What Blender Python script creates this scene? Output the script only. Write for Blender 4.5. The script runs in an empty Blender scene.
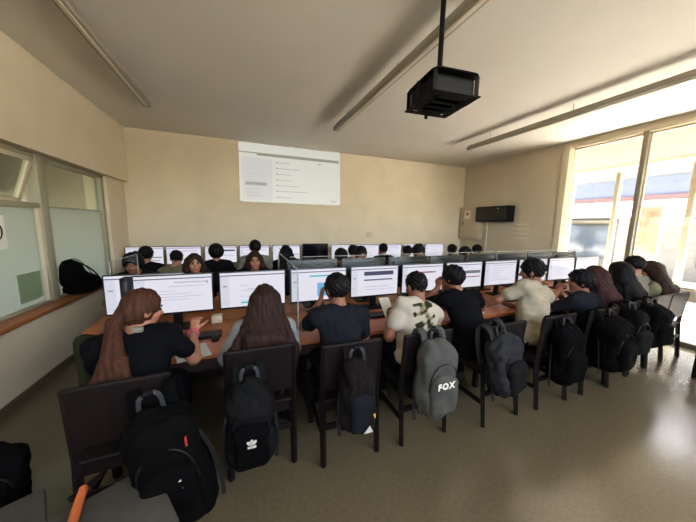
import bpy, bmesh, math, random
import numpy as np
import openvdb
from mathutils import Vector, Matrix, Euler
random.seed(7)
S = bpy.context.scene
SKY, SUN, EXPO = 2.2, 34., 1.6
COL = S.collection
PI = math.pi

# ------------------------------------------------------------------ materials
def lin(c):
    return tuple(((x/255)/12.92 if x/255 <= .04045 else ((x/255+.055)/1.055)**2.4) for x in c)

def mat(name, rgb, rough=.6, metal=0., noise=0., scale=8., bump=0., bscale=60., spec=.4, stretch=None, rgb2=None, detail=4.):
    m = bpy.data.materials.new(name); m.use_nodes = True
    nt = m.node_tree; b = nt.nodes['Principled BSDF']
    b.inputs['Roughness'].default_value = rough
    b.inputs['Metallic'].default_value = metal
    b.inputs['Specular IOR Level'].default_value = spec
    c = lin(rgb); b.inputs['Base Color'].default_value = (*c, 1)
    if noise or bump:
        tc = nt.nodes.new('ShaderNodeTexCoord'); mp = nt.nodes.new('ShaderNodeMapping')
        nt.links.new(tc.outputs['Object'], mp.inputs['Vector'])
        if stretch: mp.inputs['Scale'].default_value = stretch
    if noise:
        n = nt.nodes.new('ShaderNodeTexNoise'); n.inputs['Scale'].default_value = scale; n.inputs['Detail'].default_value = detail
        r = nt.nodes.new('ShaderNodeValToRGB'); r.color_ramp.elements[0].position = .3; r.color_ramp.elements[1].position = .7
        c2 = lin(rgb2) if rgb2 else tuple(min(1, x*(1+noise)) for x in c)
        c1 = tuple(x*(1-noise) for x in c) if not rgb2 else c
        r.color_ramp.elements[0].color = (*c1, 1); r.color_ramp.elements[1].color = (*c2, 1)
        nt.links.new(mp.outputs[0], n.inputs['Vector']); nt.links.new(n.outputs['Fac'], r.inputs['Fac'])
        nt.links.new(r.outputs['Color'], b.inputs['Base Color'])
    if bump:
        n2 = nt.nodes.new('ShaderNodeTexNoise'); n2.inputs['Scale'].default_value = bscale; n2.inputs['Detail'].default_value = 3
        bp = nt.nodes.new('ShaderNodeBump'); bp.inputs['Strength'].default_value = bump; bp.inputs['Distance'].default_value = .004
        nt.links.new(mp.outputs[0], n2.inputs['Vector']); nt.links.new(n2.outputs['Fac'], bp.inputs['Height'])
        nt.links.new(bp.outputs[0], b.inputs['Normal'])
    return m

def emis(name, rgb, strength=1.):
    m = bpy.data.materials.new(name); m.use_nodes = True
    b = m.node_tree.nodes['Principled BSDF']
    b.inputs['Base Color'].default_value = (.02, .02, .02, 1); b.inputs['Roughness'].default_value = .35
    b.inputs['Emission Color'].default_value = (*lin(rgb), 1); b.inputs['Emission Strength'].default_value = strength
    return m

def glass(name, tint=(1, 1, 1), gloss=.06, rough=.02, film=0., film_rgb=(160, 170, 155)):
    m = bpy.data.materials.new(name); m.use_nodes = True
    nt = m.node_tree; nt.nodes.remove(nt.nodes['Principled BSDF'])
    out = nt.nodes['Material Output']
    t = nt.nodes.new('ShaderNodeBsdfTransparent'); t.inputs[0].default_value = (*tint, 1)
    g = nt.nodes.new('ShaderNodeBsdfGlossy'); g.inputs['Roughness'].default_value = rough
    mx = nt.nodes.new('ShaderNodeMixShader'); mx.inputs[0].default_value = gloss
    nt.links.new(t.outputs[0], mx.inputs[1]); nt.links.new(g.outputs[0], mx.inputs[2])
    last = mx
    if film:
        d = nt.nodes.new('ShaderNodeBsdfDiffuse'); d.inputs[0].default_value = (*lin(film_rgb), 1)
        tr = nt.nodes.new('ShaderNodeBsdfTranslucent'); tr.inputs[0].default_value = (*lin(film_rgb), 1)
        m2 = nt.nodes.new('ShaderNodeMixShader'); m2.inputs[0].default_value = .5
        nt.links.new(d.outputs[0], m2.inputs[1]); nt.links.new(tr.outputs[0], m2.inputs[2])
        m3 = nt.nodes.new('ShaderNodeMixShader'); m3.inputs[0].default_value = film
        nt.links.new(mx.outputs[0], m3.inputs[1]); nt.links.new(m2.outputs[0], m3.inputs[2]); last = m3
    nt.links.new(last.outputs[0], out.inputs['Surface'])
    return m

M = {}
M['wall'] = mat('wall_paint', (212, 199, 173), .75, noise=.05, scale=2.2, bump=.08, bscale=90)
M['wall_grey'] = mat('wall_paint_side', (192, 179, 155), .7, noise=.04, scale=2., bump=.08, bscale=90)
M['ceiling'] = mat('ceiling_paint', (206, 202, 191), .8, noise=.03, scale=1.3)
M['lowwall'] = mat('low_wall_paint', (190, 175, 142), .7, noise=.06, scale=3.)
M['floor'] = mat('terrazzo', (94, 85, 65), .2, noise=.12, scale=46., spec=.85, detail=8)
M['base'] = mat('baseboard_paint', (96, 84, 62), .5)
M['sill'] = mat('sill_wood', (150, 92, 52), .4, noise=.25, scale=5., stretch=(8, 1, 8))
M['desk'] = mat('desk_wood', (158, 90, 50), .38, noise=.16, scale=4., stretch=(1, 9, 6))
M['deskedge'] = mat('desk_dark', (40, 24, 18), .5, noise=.2, scale=6.)
M['chair'] = mat('chair_wood', (17, 8, 7), .62, spec=.2, noise=.25, scale=7., stretch=(6, 6, 1))
M['black'] = mat('black_plastic', (12, 12, 12), .5, spec=.2)
M['blackm'] = mat('black_metal', (9, 8, 8), .6, spec=.15)
M['bezel'] = mat('monitor_plastic', (20, 20, 22), .3)
M['rear'] = mat('monitor_back', (16, 16, 16), .38)
M['alu'] = mat('window_frame_paint', (186, 176, 152), .45)
M['cream'] = mat('cream_frame', (196, 184, 158), .5)
M['mull'] = mat('mullion_grey', (120, 110, 92), .5)
M['greyframe'] = mat('grey_frame', (150, 145, 122), .5)
M['lamp'] = mat('lamp_channel', (150, 143, 128), .5)
M['lampw'] = mat('lamp_cover', (205, 196, 175), .5)
M['metalgrey'] = mat('cabinet_metal', (186, 172, 146), .5)
M['white'] = mat('white_paper', (225, 222, 210), .7)
M['paper'] = mat('sheet_paper', (200, 200, 190), .7)
M['glass'] = glass('clear_glass')
M['lglass'] = glass('corridor_glass', (.8, .84, .78), .12)
M['film'] = glass('frosted_film', (.75, .8, .76), .08, .15, film=.86, film_rgb=(190, 192, 178))
M['film2'] = glass('film_patch', (.75, .82, .76), .05, .2, film=.9, film_rgb=(172, 188, 156))
M['acrylic'] = glass('acrylic', (.96, .97, .96), .03)
M['acryledge'] = mat('acrylic_edge', (150, 155, 150), .3)
M['skin'] = mat('skin', (160, 108, 82), .55, noise=.05, scale=20)
M['skin2'] = mat('skin_tan', (128, 82, 58), .55, noise=.05, scale=20)
M['lip'] = mat('lip', (140, 72, 64), .5)
M['eye'] = mat('eye_dark', (30, 20, 16), .2)
M['hair_black'] = mat('hair_black', (13, 10, 10), .62, spec=.14, noise=.4, scale=30, bump=.5, bscale=140, stretch=(3, 3, .4))
M['hair_brown'] = mat('hair_brown', (42, 26, 19), .62, spec=.14, noise=.45, scale=22, bump=.5, bscale=120, stretch=(4, 4, .35))
M['hair_red'] = mat('hair_auburn', (64, 37, 25), .62, spec=.14, noise=.4, scale=22, bump=.5, bscale=120, stretch=(4, 4, .35))
M['hair_wine'] = mat('hair_wine', (46, 22, 20), .62, spec=.14, noise=.4, scale=22, bump=.5, bscale=120, stretch=(4, 4, .35))
def cloth(n, rgb, noise=.12): return mat(n, rgb, .92, noise=noise, scale=14, bump=.3, bscale=200, spec=.06)
M['c_black'] = cloth('cloth_black', (13, 13, 15)); M['c_navy'] = cloth('cloth_navy', (26, 27, 31))
M['c_white'] = cloth('cloth_white', (166, 156, 140), .05); M['c_cream'] = cloth('cloth_cream', (154, 144, 122), .05)
M['c_grey'] = cloth('cloth_grey', (120, 116, 104)); M['c_olive'] = cloth('cloth_olive', (112, 108, 82))
M['c_green'] = cloth('cloth_green', (38, 40, 25)); M['c_char'] = cloth('cloth_charcoal', (21, 21, 21))
M['c_grey2'] = cloth('cloth_dim_grey', (70, 68, 62)); M['c_jean'] = cloth('cloth_denim', (16, 16, 20)); M['c_blue'] = cloth('cloth_pale', (128, 128, 126), .05)
M['c_pack'] = cloth('pack_black', (7, 7, 7)); M['c_packg'] = cloth('pack_grey', (74, 74, 69)); M['c_packd'] = cloth('pack_slate', (44, 44, 45))
M['c_packb'] = cloth('pack_brown', (26, 22, 21)); M['zip'] = mat('zip', (10, 10, 10), .5)
M['shoe'] = mat('shoe', (24, 23, 23), .6); M['sole'] = mat('sole', (150, 148, 140), .7)
M['pink'] = mat('pink_tie', (200, 80, 110), .6); M['orange'] = mat('orange_wood', (196, 104, 58), .5, noise=.2, scale=9)
M['yellow'] = mat('yellow_tag', (214, 170, 60), .5); M['red'] = mat('red_tag', (170, 40, 44), .5)
M['ground'] = mat('sunny_paving', (218, 213, 204), .8, noise=.06, scale=3)
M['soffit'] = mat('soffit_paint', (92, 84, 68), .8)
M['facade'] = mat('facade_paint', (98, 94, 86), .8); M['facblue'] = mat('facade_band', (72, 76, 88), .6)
M['facred'] = mat('facade_red', (86, 58, 56), .7); M['fglass'] = mat('shop_glass', (66, 72, 80), .2)
M['poster'] = mat('poster_print', (104, 74, 42), .6, noise=.5, scale=3, rgb2=(120, 110, 94)); M['column'] = mat('column_paint', (150, 142, 122), .7)
M['leaf'] = mat('foliage', (66, 76, 50), .7, noise=.3, scale=9)
# light coming off displays; the projected tones glow on the wall itself
SW = .88/2**EXPO
M['s_white'] = emis('screen_white', (236, 234, 246), SW); M['s_side'] = emis('screen_side', (220, 222, 236), SW)
M['s_navy'] = emis('screen_navy', (58, 56, 92), SW); M['s_bar'] = emis('screen_bar', (96, 96, 120), SW); M['s_text'] = emis('screen_text', (176, 176, 194), SW)
M['s_cyan'] = emis('screen_cyan', (70, 190, 200), SW); M['s_blue'] = emis('screen_blue', (110, 180, 226), SW); M['s_purple'] = emis('screen_purple', (196, 172, 214), SW)
M['s_red'] = emis('screen_red', (150, 60, 84), SW); M['s_green'] = emis('screen_green', (96, 140, 116), SW); M['s_grey'] = emis('screen_grey', (120, 112, 118), SW)
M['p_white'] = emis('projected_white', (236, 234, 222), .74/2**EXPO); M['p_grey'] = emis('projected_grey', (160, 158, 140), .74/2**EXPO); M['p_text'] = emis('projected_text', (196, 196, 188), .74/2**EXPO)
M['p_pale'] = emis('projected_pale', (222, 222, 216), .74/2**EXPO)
M['off'] = mat('screen_off', (10, 10, 11), .12)

# ------------------------------------------------------------------ object helpers
def link(o, parent=None):
    COL.objects.link(o)
    if parent: o.parent = parent
    return o
def tag(o, label=None, cat=None, group=None, kind=None):
    if label: o['label'] = label
    if cat: o['category'] = cat
    if group: o['group'] = group
    if kind: o['kind'] = kind
    return o
def thing(name, loc, rz, label, cat, group=None, kind=None):
    o = bpy.data.objects.new(name, None); o.empty_display_size = .1
    o.location = loc; o.rotation_euler = (0, 0, rz); link(o)
    return tag(o, label, cat, group, kind)
def nb(): return bmesh.new()
def box(bm, c, size, rot=None, mi=0):
    mt = Matrix.Translation(Vector(c)) @ (Euler(rot).to_matrix().to_4x4() if rot else Matrix()) @ Matrix.Diagonal((*size, 1))
    r = bmesh.ops.create_cube(bm, size=1, matrix=mt)
    for f in {f for v in r['verts'] for f in v.link_faces}: f.material_index = mi
    return bm
def bb(bm, x0, x1, y0, y1, z0, z1, mi=0):
    return box(bm, ((x0+x1)/2, (y0+y1)/2, (z0+z1)/2), (x1-x0, y1-y0, z1-z0), None, mi)
def rod(bm, a, b, ra, rb=None, seg=12, mi=0):
    a = Vector(a); b = Vector(b); d = b-a
    q = Vector((0, 0, 1)).rotation_difference(d.normalized()).to_matrix().to_4x4()
    r = bmesh.ops.create_cone(bm, cap_ends=True, segments=seg, radius1=ra, radius2=rb if rb is not None else ra, depth=d.length, matrix=Matrix.Translation((a+b)/2) @ q)
    for f in {f for v in r['verts'] for f in v.link_faces}: f.material_index = mi
    return bm
def quad(bm, pts, mi=0):
    f = bm.faces.new([bm.verts.new(p) for p in pts]); f.material_index = mi
    return bm
def obj(name, bm, mats, parent=None, bevel=0., smooth=False, seg=2):
    if bevel:
        bmesh.ops.bevel(bm, geom=list(bm.edges), offset=bevel, segments=seg, affect='EDGES', profile=.5, clamp_overlap=True)
    bmesh.ops.recalc_face_normals(bm, faces=bm.faces)
    me = bpy.data.meshes.new(name); bm.to_mesh(me); bm.free()
    for m in (mats if isinstance(mats, (list, tuple)) else [mats]): me.materials.append(m)
    if smooth or bevel:
        for p in me.polygons: p.use_smooth = True
        if bevel or smooth == 'auto':
            try: me.set_sharp_from_angle(angle=math.radians(40))
            except Exception: pass
    return link(bpy.data.objects.new(name, me), parent)
def struct(name, bm, m, bevel=0., label=None):
    o = obj(name, bm, m, None, bevel); o['kind'] = 'structure'
    if label: o['label'] = label
    return o
def copy_tree(o, parent=None):
    c = o.copy(); COL.objects.link(c)
    if parent: c.parent = parent
    for ch in list(o.children): copy_tree(ch, c)
    return c
def tube_path(bm, pts, r, seg=8, mi=0, flat=None):
    """a swept tube (or strap when flat=(w, t)) along points"""
    pts = [Vector(p) for p in pts]; rings = []
    for i, p in enumerate(pts):
        d = (pts[min(i+1, len(pts)-1)] - pts[max(i-1, 0)]).normalized()
        ref = Vector((1, 0, 0)) if abs(d.x) < .9 else Vector((0, 0, 1))
        u = (ref - d*ref.dot(d)).normalized(); w = d.cross(u)
        ring = []
        for k in range(seg):
            a = 2*PI*k/seg + PI/4
            ru, rw = (flat[0]*.7, flat[1]*.7) if flat else (r, r)
            ring.append(bm.verts.new(p + u*ru*math.cos(a) + w*rw*math.sin(a)))
        rings.append(ring)
    for i in range(len(rings)-1):
        for k in range(seg):
            f = bm.faces.new((rings[i][k], rings[i][(k+1) % seg], rings[i+1][(k+1) % seg], rings[i+1][k])); f.material_index = mi
    bm.faces.new(rings[0][::-1]).material_index = mi; bm.faces.new(rings[-1]).material_index = mi
    return bm
def spline(pts, n=6):
    P = [Vector(p) for p in pts]; out = []
    for i in range(len(P)-1):
        p0, p1, p2, p3 = P[max(i-1, 0)], P[i], P[i+1], P[min(i+2, len(P)-1)]
        for k in range(n):
            t = k/n
            out.append(.5*((2*p1)+(p2-p0)*t+(2*p0-5*p1+4*p2-p3)*t*t+(3*p1-p0-3*p2+p3)*t**3))
    return out + [P[-1]]

# ------------------------------------------------------------------ implicit surfaces (smoothly blended solids -> one mesh)
class Field:
    def __init__(s, lo, hi, vox):
        s.lo = np.array(lo, float); s.vox = vox
        s.n = np.ceil((np.array(hi, float)-s.lo)/vox).astype(int)+1
        s.a = np.full(s.n, 1., np.float32)
    def win(s, lo, hi, pad):
        i0 = np.maximum(np.floor((np.array(lo)-pad-s.lo)/s.vox).astype(int), 0)
        i1 = np.minimum(np.ceil((np.array(hi)+pad-s.lo)/s.vox).astype(int)+1, s.n)
        if (i1 <= i0).any(): return None
        ax = [(s.lo[k]+s.vox*np.arange(i0[k], i1[k])).astype(np.float32) for k in range(3)]
        return tuple(slice(i0[k], i1[k]) for k in range(3)), (ax[0][:, None, None], ax[1][None, :, None], ax[2][None, None, :])
    def put(s, d, w, k, cut=False):
        a = s.a[w]
        if cut:
            d = -d; h = np.maximum(k-np.abs(a-d), 0)/max(k, 1e-6); s.a[w] = np.maximum(a, d)+h*h*k*.25
        else:
            h = np.maximum(k-np.abs(a-d), 0)/max(k, 1e-6); s.a[w] = np.minimum(a, d)-h*h*k*.25
    def ell(s, c, r, k=.02, R=None, cut=False):
        c = np.array(c, float); r = np.array(r, float); m = r.max() if R is not None else r
        g = s.win(c-m, c+m, k+3*s.vox)
        if not g: return
        w, (X, Y, Z) = g; X = X-c[0]; Y = Y-c[1]; Z = Z-c[2]
        if R is not None:
            X, Y, Z = (R[0][j]*X+R[1][j]*Y+R[2][j]*Z for j in range(3))
        k0 = np.sqrt((X/r[0])**2+(Y/r[1])**2+(Z/r[2])**2); k1 = np.sqrt((X/r[0]**2)**2+(Y/r[1]**2)**2+(Z/r[2]**2)**2)+1e-6
        s.put(k0*(k0-1)/k1, w, k, cut)
    def cap(s, a, b, ra, rb=None, k=.02, cut=False, sq=(1, 1, 1)):
        rb = ra if rb is None else rb; a = np.array(a, float); b = np.array(b, float); m = max(ra, rb)*max(1/min(sq), 1)
        g = s.win(np.minimum(a, b)-m, np.maximum(a, b)+m, k+3*s.vox)
        if not g: return
        w, (X, Y, Z) = g; v = b-a; X = X-a[0]; Y = Y-a[1]; Z = Z-a[2]
        t = np.clip((X*v[0]+Y*v[1]+Z*v[2])/(v@v+1e-9), 0, 1)
        d = np.sqrt(((X-t*v[0])*sq[0])**2+((Y-t*v[1])*sq[1])**2+((Z-t*v[2])*sq[2])**2)-(ra+(rb-ra)*t)
        s.put(d.astype(np.float32), w, k, cut)
    def chain(s, pts, rs, k=.02, **kw):
        for i in range(len(pts)-1): s.cap(pts[i], pts[i+1], rs[i], rs[i+1], k, **kw)
    def rbox(s, c, half, r, k=.02, R=None, cut=False):
        c = np.array(c, float); half = np.array(half, float)
        m = np.linalg.norm(half) if R is not None else half
        g = s.win(c-m, c+m, k+3*s.vox)
        if not g: return
        w, (X, Y, Z) = g; X = X-c[0]; Y = Y-c[1]; Z = Z-c[2]
        if R is not None:
            X, Y, Z = (R[0][j]*X+R[1][j]*Y+R[2][j]*Z for j in range(3))
        q = [np.abs(p)-(h-r) for p, h in zip((X, Y, Z), half)]
        d = np.sqrt(sum(np.maximum(p, 0)**2 for p in q))+np.minimum(np.maximum(np.maximum(q[0], q[1]), q[2]), 0)-r
        s.put(d.astype(np.float32), w, k, cut)
    def disp(s, fn):
        idx = np.nonzero(np.abs(s.a) < .03)
        if len(idx[0]):
            P = [s.lo[k]+s.vox*idx[k] for k in range(3)]
            s.a[idx] += fn(*P).astype(np.float32)
    def plane_cut(s, fn):
        ax = [(s.lo[k]+s.vox*np.arange(s.n[k])).astype(np.float32) for k in range(3)]
        s.a = np.maximum(s.a, fn(ax[0][:, None, None], ax[1][None, :, None], ax[2][None, None, :])).astype(np.float32)
    def mesh(s, name, mats, parent=None, faces_fn=None):
        a = np.clip(s.a, -3*s.vox, 3*s.vox)
        a[0], a[-1] = 3*s.vox, 3*s.vox; a[:, 0], a[:, -1] = 3*s.vox, 3*s.vox; a[:, :, 0], a[:, :, -1] = 3*s.vox, 3*s.vox
        g = openvdb.FloatGrid(3*s.vox); g.copyFromArray(np.ascontiguousarray(a))
        pts, quads = g.convertToQuads(isovalue=0.)
        pts = pts*s.vox+s.lo; quads = quads[:, ::-1]
        me = bpy.data.meshes.new(name)
        me.vertices.add(len(pts)); me.vertices.foreach_set('co', pts.astype(np.float32).ravel())
        nq = len(quads); me.loops.add(nq*4); me.loops.foreach_set('vertex_index', quads.astype(np.int32).ravel())
        me.polygons.add(nq); me.polygons.foreach_set('loop_start', np.arange(0, nq*4, 4, dtype=np.int32))
        try: me.polygons.foreach_set('loop_total', np.full(nq, 4, np.int32))
        except Exception: pass
        me.polygons.foreach_set('use_smooth', np.ones(nq, bool))
        for m in (mats if isinstance(mats, (list, tuple)) else [mats]): me.materials.append(m)
        if faces_fn is not None:
            me.polygons.foreach_set('material_index', faces_fn(pts[quads].mean(1)).astype(np.int32))
        me.update(calc_edges=True); me.validate()
        return link(bpy.data.objects.new(name, me), parent)

def wob(amp, f, seed=0):
    rs = np.random.RandomState(seed); K = rs.normal(size=(5, 3))*f; ph = rs.uniform(0, 6.28, 5)
    return lambda x, y, z: amp*sum(np.sin(K[i, 0]*x+K[i, 1]*y+K[i, 2]*z+ph[i]) for i in range(5))/2.2

# ------------------------------------------------------------------ people
V = lambda *a: np.array(a, float)
def nrm(v): return v/(np.linalg.norm(v)+1e-9)
def ik(a, w, l1, l2, pole):
    d = w-a; L = np.linalg.norm(d); L2 = min(max(L, abs(l1-l2)+.01), (l1+l2)*.985); w = a+d/L*L2
    u = d/L; x = (l1*l1-l2*l2+L2*L2)/(2*L2); h = math.sqrt(max(l1*l1-x*x, 1e-6))
    p = pole-u*(pole@u)
    return a+u*x+nrm(p)*h, w

def hand(F, wr, d, n, side, curl, sc):
    """palm, four fingers and a thumb; d along the hand, n out of the palm"""
    d = nrm(d); n = nrm(n-d*(n@d)); t = np.cross(d, n)*side
    pc = wr+d*.05*sc
    for o in (-.024, -.008, .008, .024): F.cap(wr+d*.012*sc+t*o*.6*sc, wr+d*.085*sc+t*o*sc, .013*sc, .0115*sc, .012)
    for o, L, r in ((-.027, .062, .0078), (-.009, .078, .0086), (.009, .083, .0088), (.027, .074, .0086)):
        p = wr+d*.085*sc+t*o*sc; dd = d+t*o*2.2
        for j, q in enumerate((.45, .32, .27)):
            a = curl*(j+.7); e = nrm(dd*math.cos(a)+n*math.sin(a)); p2 = p+e*L*q*sc
            F.cap(p, p2, (r-.0006*j)*sc, (r-.0006*(j+1))*sc, .004); p = p2
    p = wr+d*.03*sc+t*.024*sc
    for j, (L, a) in enumerate(((.04, .2), (.032, .45), (.026, .6))):
        e = nrm(d*.75+t*(.75-.25*j)+n*(a*(1+curl*.4))); p2 = p+e*L*sc
        F.cap(p, p2, (.0125-.0012*j)*sc, (.011-.0012*j)*sc, .008); p = p2

def person(name, label, loc, rz, head, pel=(0, 0, .535), hyaw=0., hpitch=0., hroll=0., hair='short', hmat='hair_black', skin='skin', shirt='c_black', sleeve='short',
           lw=None, rw=None, lcurl=.35, rcurl=.35, lhn=None, rhn=None, lhd=None, rhd=None, lpole=(-.6, -.3, -.7), rpole=(.6, -.3, -.7), trous='c_jean', s=1., vox=.007, face=False, group=None, seed=1, collar=False,
           shirt_fn=None, shirt_mats=None, hairlen=.45, spread=1., vol=.0, wide=1., feet=.30, hood=False):
    P0 = np.array(pel, float); Hc = np.array(head, float)
    Rh = np.array((Matrix.Rotation(hyaw, 3, 'Z') @ Matrix.Rotation(-hpitch, 3, 'X') @ Matrix.Rotation(hroll, 3, 'Y')))
    hl = lambda x, y, z: Hc+Rh@(np.array((x, y, z), float)*s)
    up0 = nrm(Hc-P0); N = hl(0, -.03, -.115)-up0*.035*s       # neck base
    sp = nrm(N-P0); L = np.linalg.norm(N-P0)
    fw = nrm(V(0, 1, 0)-sp*sp[1]); rt = np.cross(fw, sp)
    B = np.array([rt, fw, sp]).T                             # torso axes as columns
    tl = lambda x, y, z: P0+B@np.array((x, y, z), float)
    sw = .178*s*wide
    shl, shr = tl(-sw, -.005, L-.055*s), tl(sw, -.005, L-.055*s)
    def tgt(w, sd): return np.array(w, float) if w is not None else P0+V(sd*.17, .33, .10)
    l1, l2 = .275*s, .25*s
    el, wl = ik(shl, tgt(lw, -1), l1, l2, np.array(lpole, float)); er, wr_ = ik(shr, tgt(rw, 1), l1, l2, np.array(rpole, float))
    hipl, hipr = P0+V(-.09*s, .0, -.02), P0+V(.09*s, 0, -.02)
    knl, knr = P0+V(-.11*s, .42*s, -.02), P0+V(.11*s, .42*s, -.02)
    anl, anr = V(P0[0]-.11, P0[1]+feet, .085), V(P0[0]+.12, P0[1]+feet-.02, .085)
    def torso(F, g, full=True):
        k = .05
        F.ell(P0+V(0, -.02, .0), ((.165*wide*s)+g, .125*s+g, .115*s+g), k, None)
        F.ell(tl(0, -.0, L*.33), (.140*wide*s+g, .105*s+g, .15*s+g), k, B)
        F.ell(tl(0, -.005, L*.62), (.158*wide*s+g, .112*s+g, .16*s+g), k, B)
        F.cap(shl*.86+shr*.14, shr*.86+shl*.14, .062*s+g, .062*s+g, k)
        F.cap(tl(-.07*s, -.01, L-.02*s), shl, .05*s+g, .056*s+g, .03); F.cap(tl(.07*s, -.01, L-.02*s), shr, .05*s+g, .056*s+g, .03)
    lo = np.minimum.reduce([P0, Hc, shl, shr, el, er, wl, wr_, knl, anl])-.24; hi = np.maximum.reduce([P0, Hc, shl, shr, el, er, wl, wr_, knr, anr])+.26; lo[2] = max(lo[2], -.02)
    F = Field(lo, hi, vox)
    torso(F, 0)
    for a, e, w in ((shl, el, wl), (shr, er, wr_)):
        F.cap(a, e, .050*s, .038*s, .03); F.cap(e, w, .039*s, .0255*s, .015); F.cap(e, e*.6+w*.4, .039*s, .036*s, .02)
    for h_, kn, an in ((hipl, knl, anl), (hipr, knr, anr)):
        F.cap(h_, kn, .082*s, .057*s, .04); F.cap(kn, an, .056*s, .036*s, .02); F.cap(an+V(0, -.02, -.03), an+V(0, .12, -.05), .035, .03, .02)
    F.cap(N-sp*.03, hl(0, -.022, -.055), .054*s, .05*s, .03)
    # head
    F.ell(hl(0, -.012, .02), (.076*s, .094*s, .092*s), .02, Rh); F.ell(hl(0, .022, -.05), (.056*s, .066*s, .066*s), .035, Rh)
    F.ell(hl(0, .062, -.098), (.022*s, .02*s, .016*s), .02, Rh)
    for q in (-1, 1):
        F.ell(hl(q*.079, -.006, -.012), (.009*s, .021*s, .031*s), .006, Rh)
        F.ell(hl(q*.031, .088, .004), (.018*s, .014*s, .011*s), .012, Rh, cut=True)
        F.ell(hl(q*.038, .062, -.03), (.024*s, .02*s, .02*s), .02, Rh)
    F.cap(hl(0, .083, .008), hl(0, .104, -.03), .009*s, .0135*s, .01)
    F.cap(hl(-.016, .082, -.064), hl(.016, .082, -.064), .008*s, .008*s, .008)
    ff = lambda w, e: nrm(w-e)
    hand(F, wl, np.array(lhd, float) if lhd is not None else ff(wl, el)+V(.1, .3, 0), np.array(lhn, float) if lhn is not None else V(0, 0, -1), 1, lcurl, s)
    hand(F, wr_, np.array(rhd, float) if rhd is not None else ff(wr_, er)+V(-.1, .3, 0), np.array(rhn, float) if rhn is not None else V(0, 0, -1), -1, rcurl, s)
    lipc = hl(0, .088, -.064)
    body = F.mesh(name, [M[skin], M['lip']], None, lambda c: (np.linalg.norm((c-lipc)/np.array((1, 1, .5)), axis=1) < .021*s).astype(int))
    body.location = loc; body.rotation_euler = (0, 0, rz); tag(body, label, 'person', group)
    if face:
        for q in (-1, 1):
            b = nb(); bmesh.ops.create_uvsphere(b, u_segments=10, v_segments=8, radius=.0115*s, matrix=Matrix.Translation(Vector(hl(q*.031, .074, .004)))); obj('eye', b, M['eye'], body, smooth=True)
            b = nb(); tube_path(b, spline([hl(q*.015, .087, .021), hl(q*.032, .086, .027), hl(q*.05, .074, .021)], 4), .0035*s, 6); obj('eyebrow', b, M['hair_black'], body, smooth=True)
    # hair
    G = Field(Hc-.30*s-(0 if hair == 'short' else V(.02, .12, hairlen*.75)), Hc+.22*s, vox)
    v = vol
    G.ell(hl(0, -.014, .027), ((.086+v)*s, (.104+v)*s, (.099+v)*s), .02, Rh)
    if hair != 'short': G.ell(hl(0, -.035, -.02), ((.084+v)*s, (.088+v)*s, (.11 if hair == 'long' else .085)*s), .03, Rh)
    def keep(x, y, z):
        p = [Rh[0][j]*(x-Hc[0])+Rh[1][j]*(y-Hc[1])+Rh[2][j]*(z-Hc[2]) for j in range(3)]
        lowest = -.118 if hair == 'short' else -.3
        if hair == 'short':
            return (lowest*s+np.clip(p[1]+.035*s, 0, .1*s)*1.25)-p[2]
        return np.minimum(.12*s, (-.30*s+np.clip(p[1]-.005, 0, .09*s)*4.2)-p[2])
    G.plane_cut(keep)
    G.ell(hl(0, .118, -.042), (.074*s, .082*s, .106*s), .012, Rh, cut=True)
    if hair in ('long', 'pony'):
        back = lambda x, z, o=.0: tl(x, -.135*s-o, z)
        rs = np.random.RandomState(seed)
        if hair == 'long':
            for x in np.linspace(-.085, .085, 7):
                e = L-hairlen*(.92+.16*rs.rand())
                pts = [hl(x*.85, -.06-.03*(1-abs(x)/.09), .02), hl(x*1.05, -.085+abs(x)*.3, -.08), back(x*1.15, L-.08, .015), back(x*1.25*spread+.012*rs.randn(), (L-.08+e)/2, .022), back(x*1.3*spread+.012*rs.randn(), e, .01)]
                G.chain(pts, [.04*s, .042*s, .038*s, .034*s, .014*s], .03)
            for q in (-1, 1):
                pts = [hl(q*.066, .0, .0), hl(q*.086, -.012, -.09), tl(q*.125*s, -.075*s, L-.0), tl(q*.135*s*spread, -.125*s, L-.18), tl(q*.12*s*spread, -.145*s, L-hairlen*.9)]
                G.chain(pts, [.03*s, .03*s, .032*s, .034*s, .014*s], .03)
        else:
            for x in np.linspace(-.05, .05, 5):
                e = L-hairlen*(.9+.2*rs.rand())
                pts = [hl(x*.4, -.095, -.03), hl(x*.4, -.13, -.085), back(x*.7-.05, L-.1, .03), back(x*1.3-.08+.01*rs.randn(), L-.23, .035), back(x*2.1-.09+.012*rs.randn(), e+.12, .03), back(x*2.3-.08+.02*rs.randn(), e, .015)]
                G.chain(pts, [.024*s, .021*s, .026*s, .031*s, .030*s, .010*s], .025)
    if hair == 'short': G.disp(wob(.004, 90, seed)); G.disp(wob(.003, 210, seed+1))
    else: G.disp(lambda x, y, z: .0022*np.sin(120*x+3*np.sin(9*z+seed)+40*y)+.0016*np.sin(210*x-3*np.sin(11*z)))
    G.mesh('hair', M[hmat], body)
    # shirt
    T = Field(lo, hi, vox*1.15)
    torso(T, .013)
    fr = 1. if sleeve == 'long' else .62
    for a, e, w in ((shl, el, wl), (shr, er, wr_)):
        if sleeve == 'long': T.cap(a, e, .065*s, .052*s, .03); T.cap(e, e+(w-e)*.93, .053*s, .036*s, .02)
        else: T.cap(a, a+(e-a)*fr, .066*s, .061*s, .03)
    T.plane_cut(lambda x, y, z: (P0[2]-.045)-z)
    if collar: T.cap(N-sp*.01, N+sp*.022, .066*s, .062*s, .012)
    if hood: T.ell(tl(0, -.11*s, L-.03), (.1*s, .06*s, .07*s), .03, B)
    T.ell(N+sp*.055+fw*.012, (.064*s, .066*s, .055*s), .01, None, cut=True)
    T.disp(wob(.006, 17, seed)); T.disp(wob(.0022, 47, seed+5))
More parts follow.
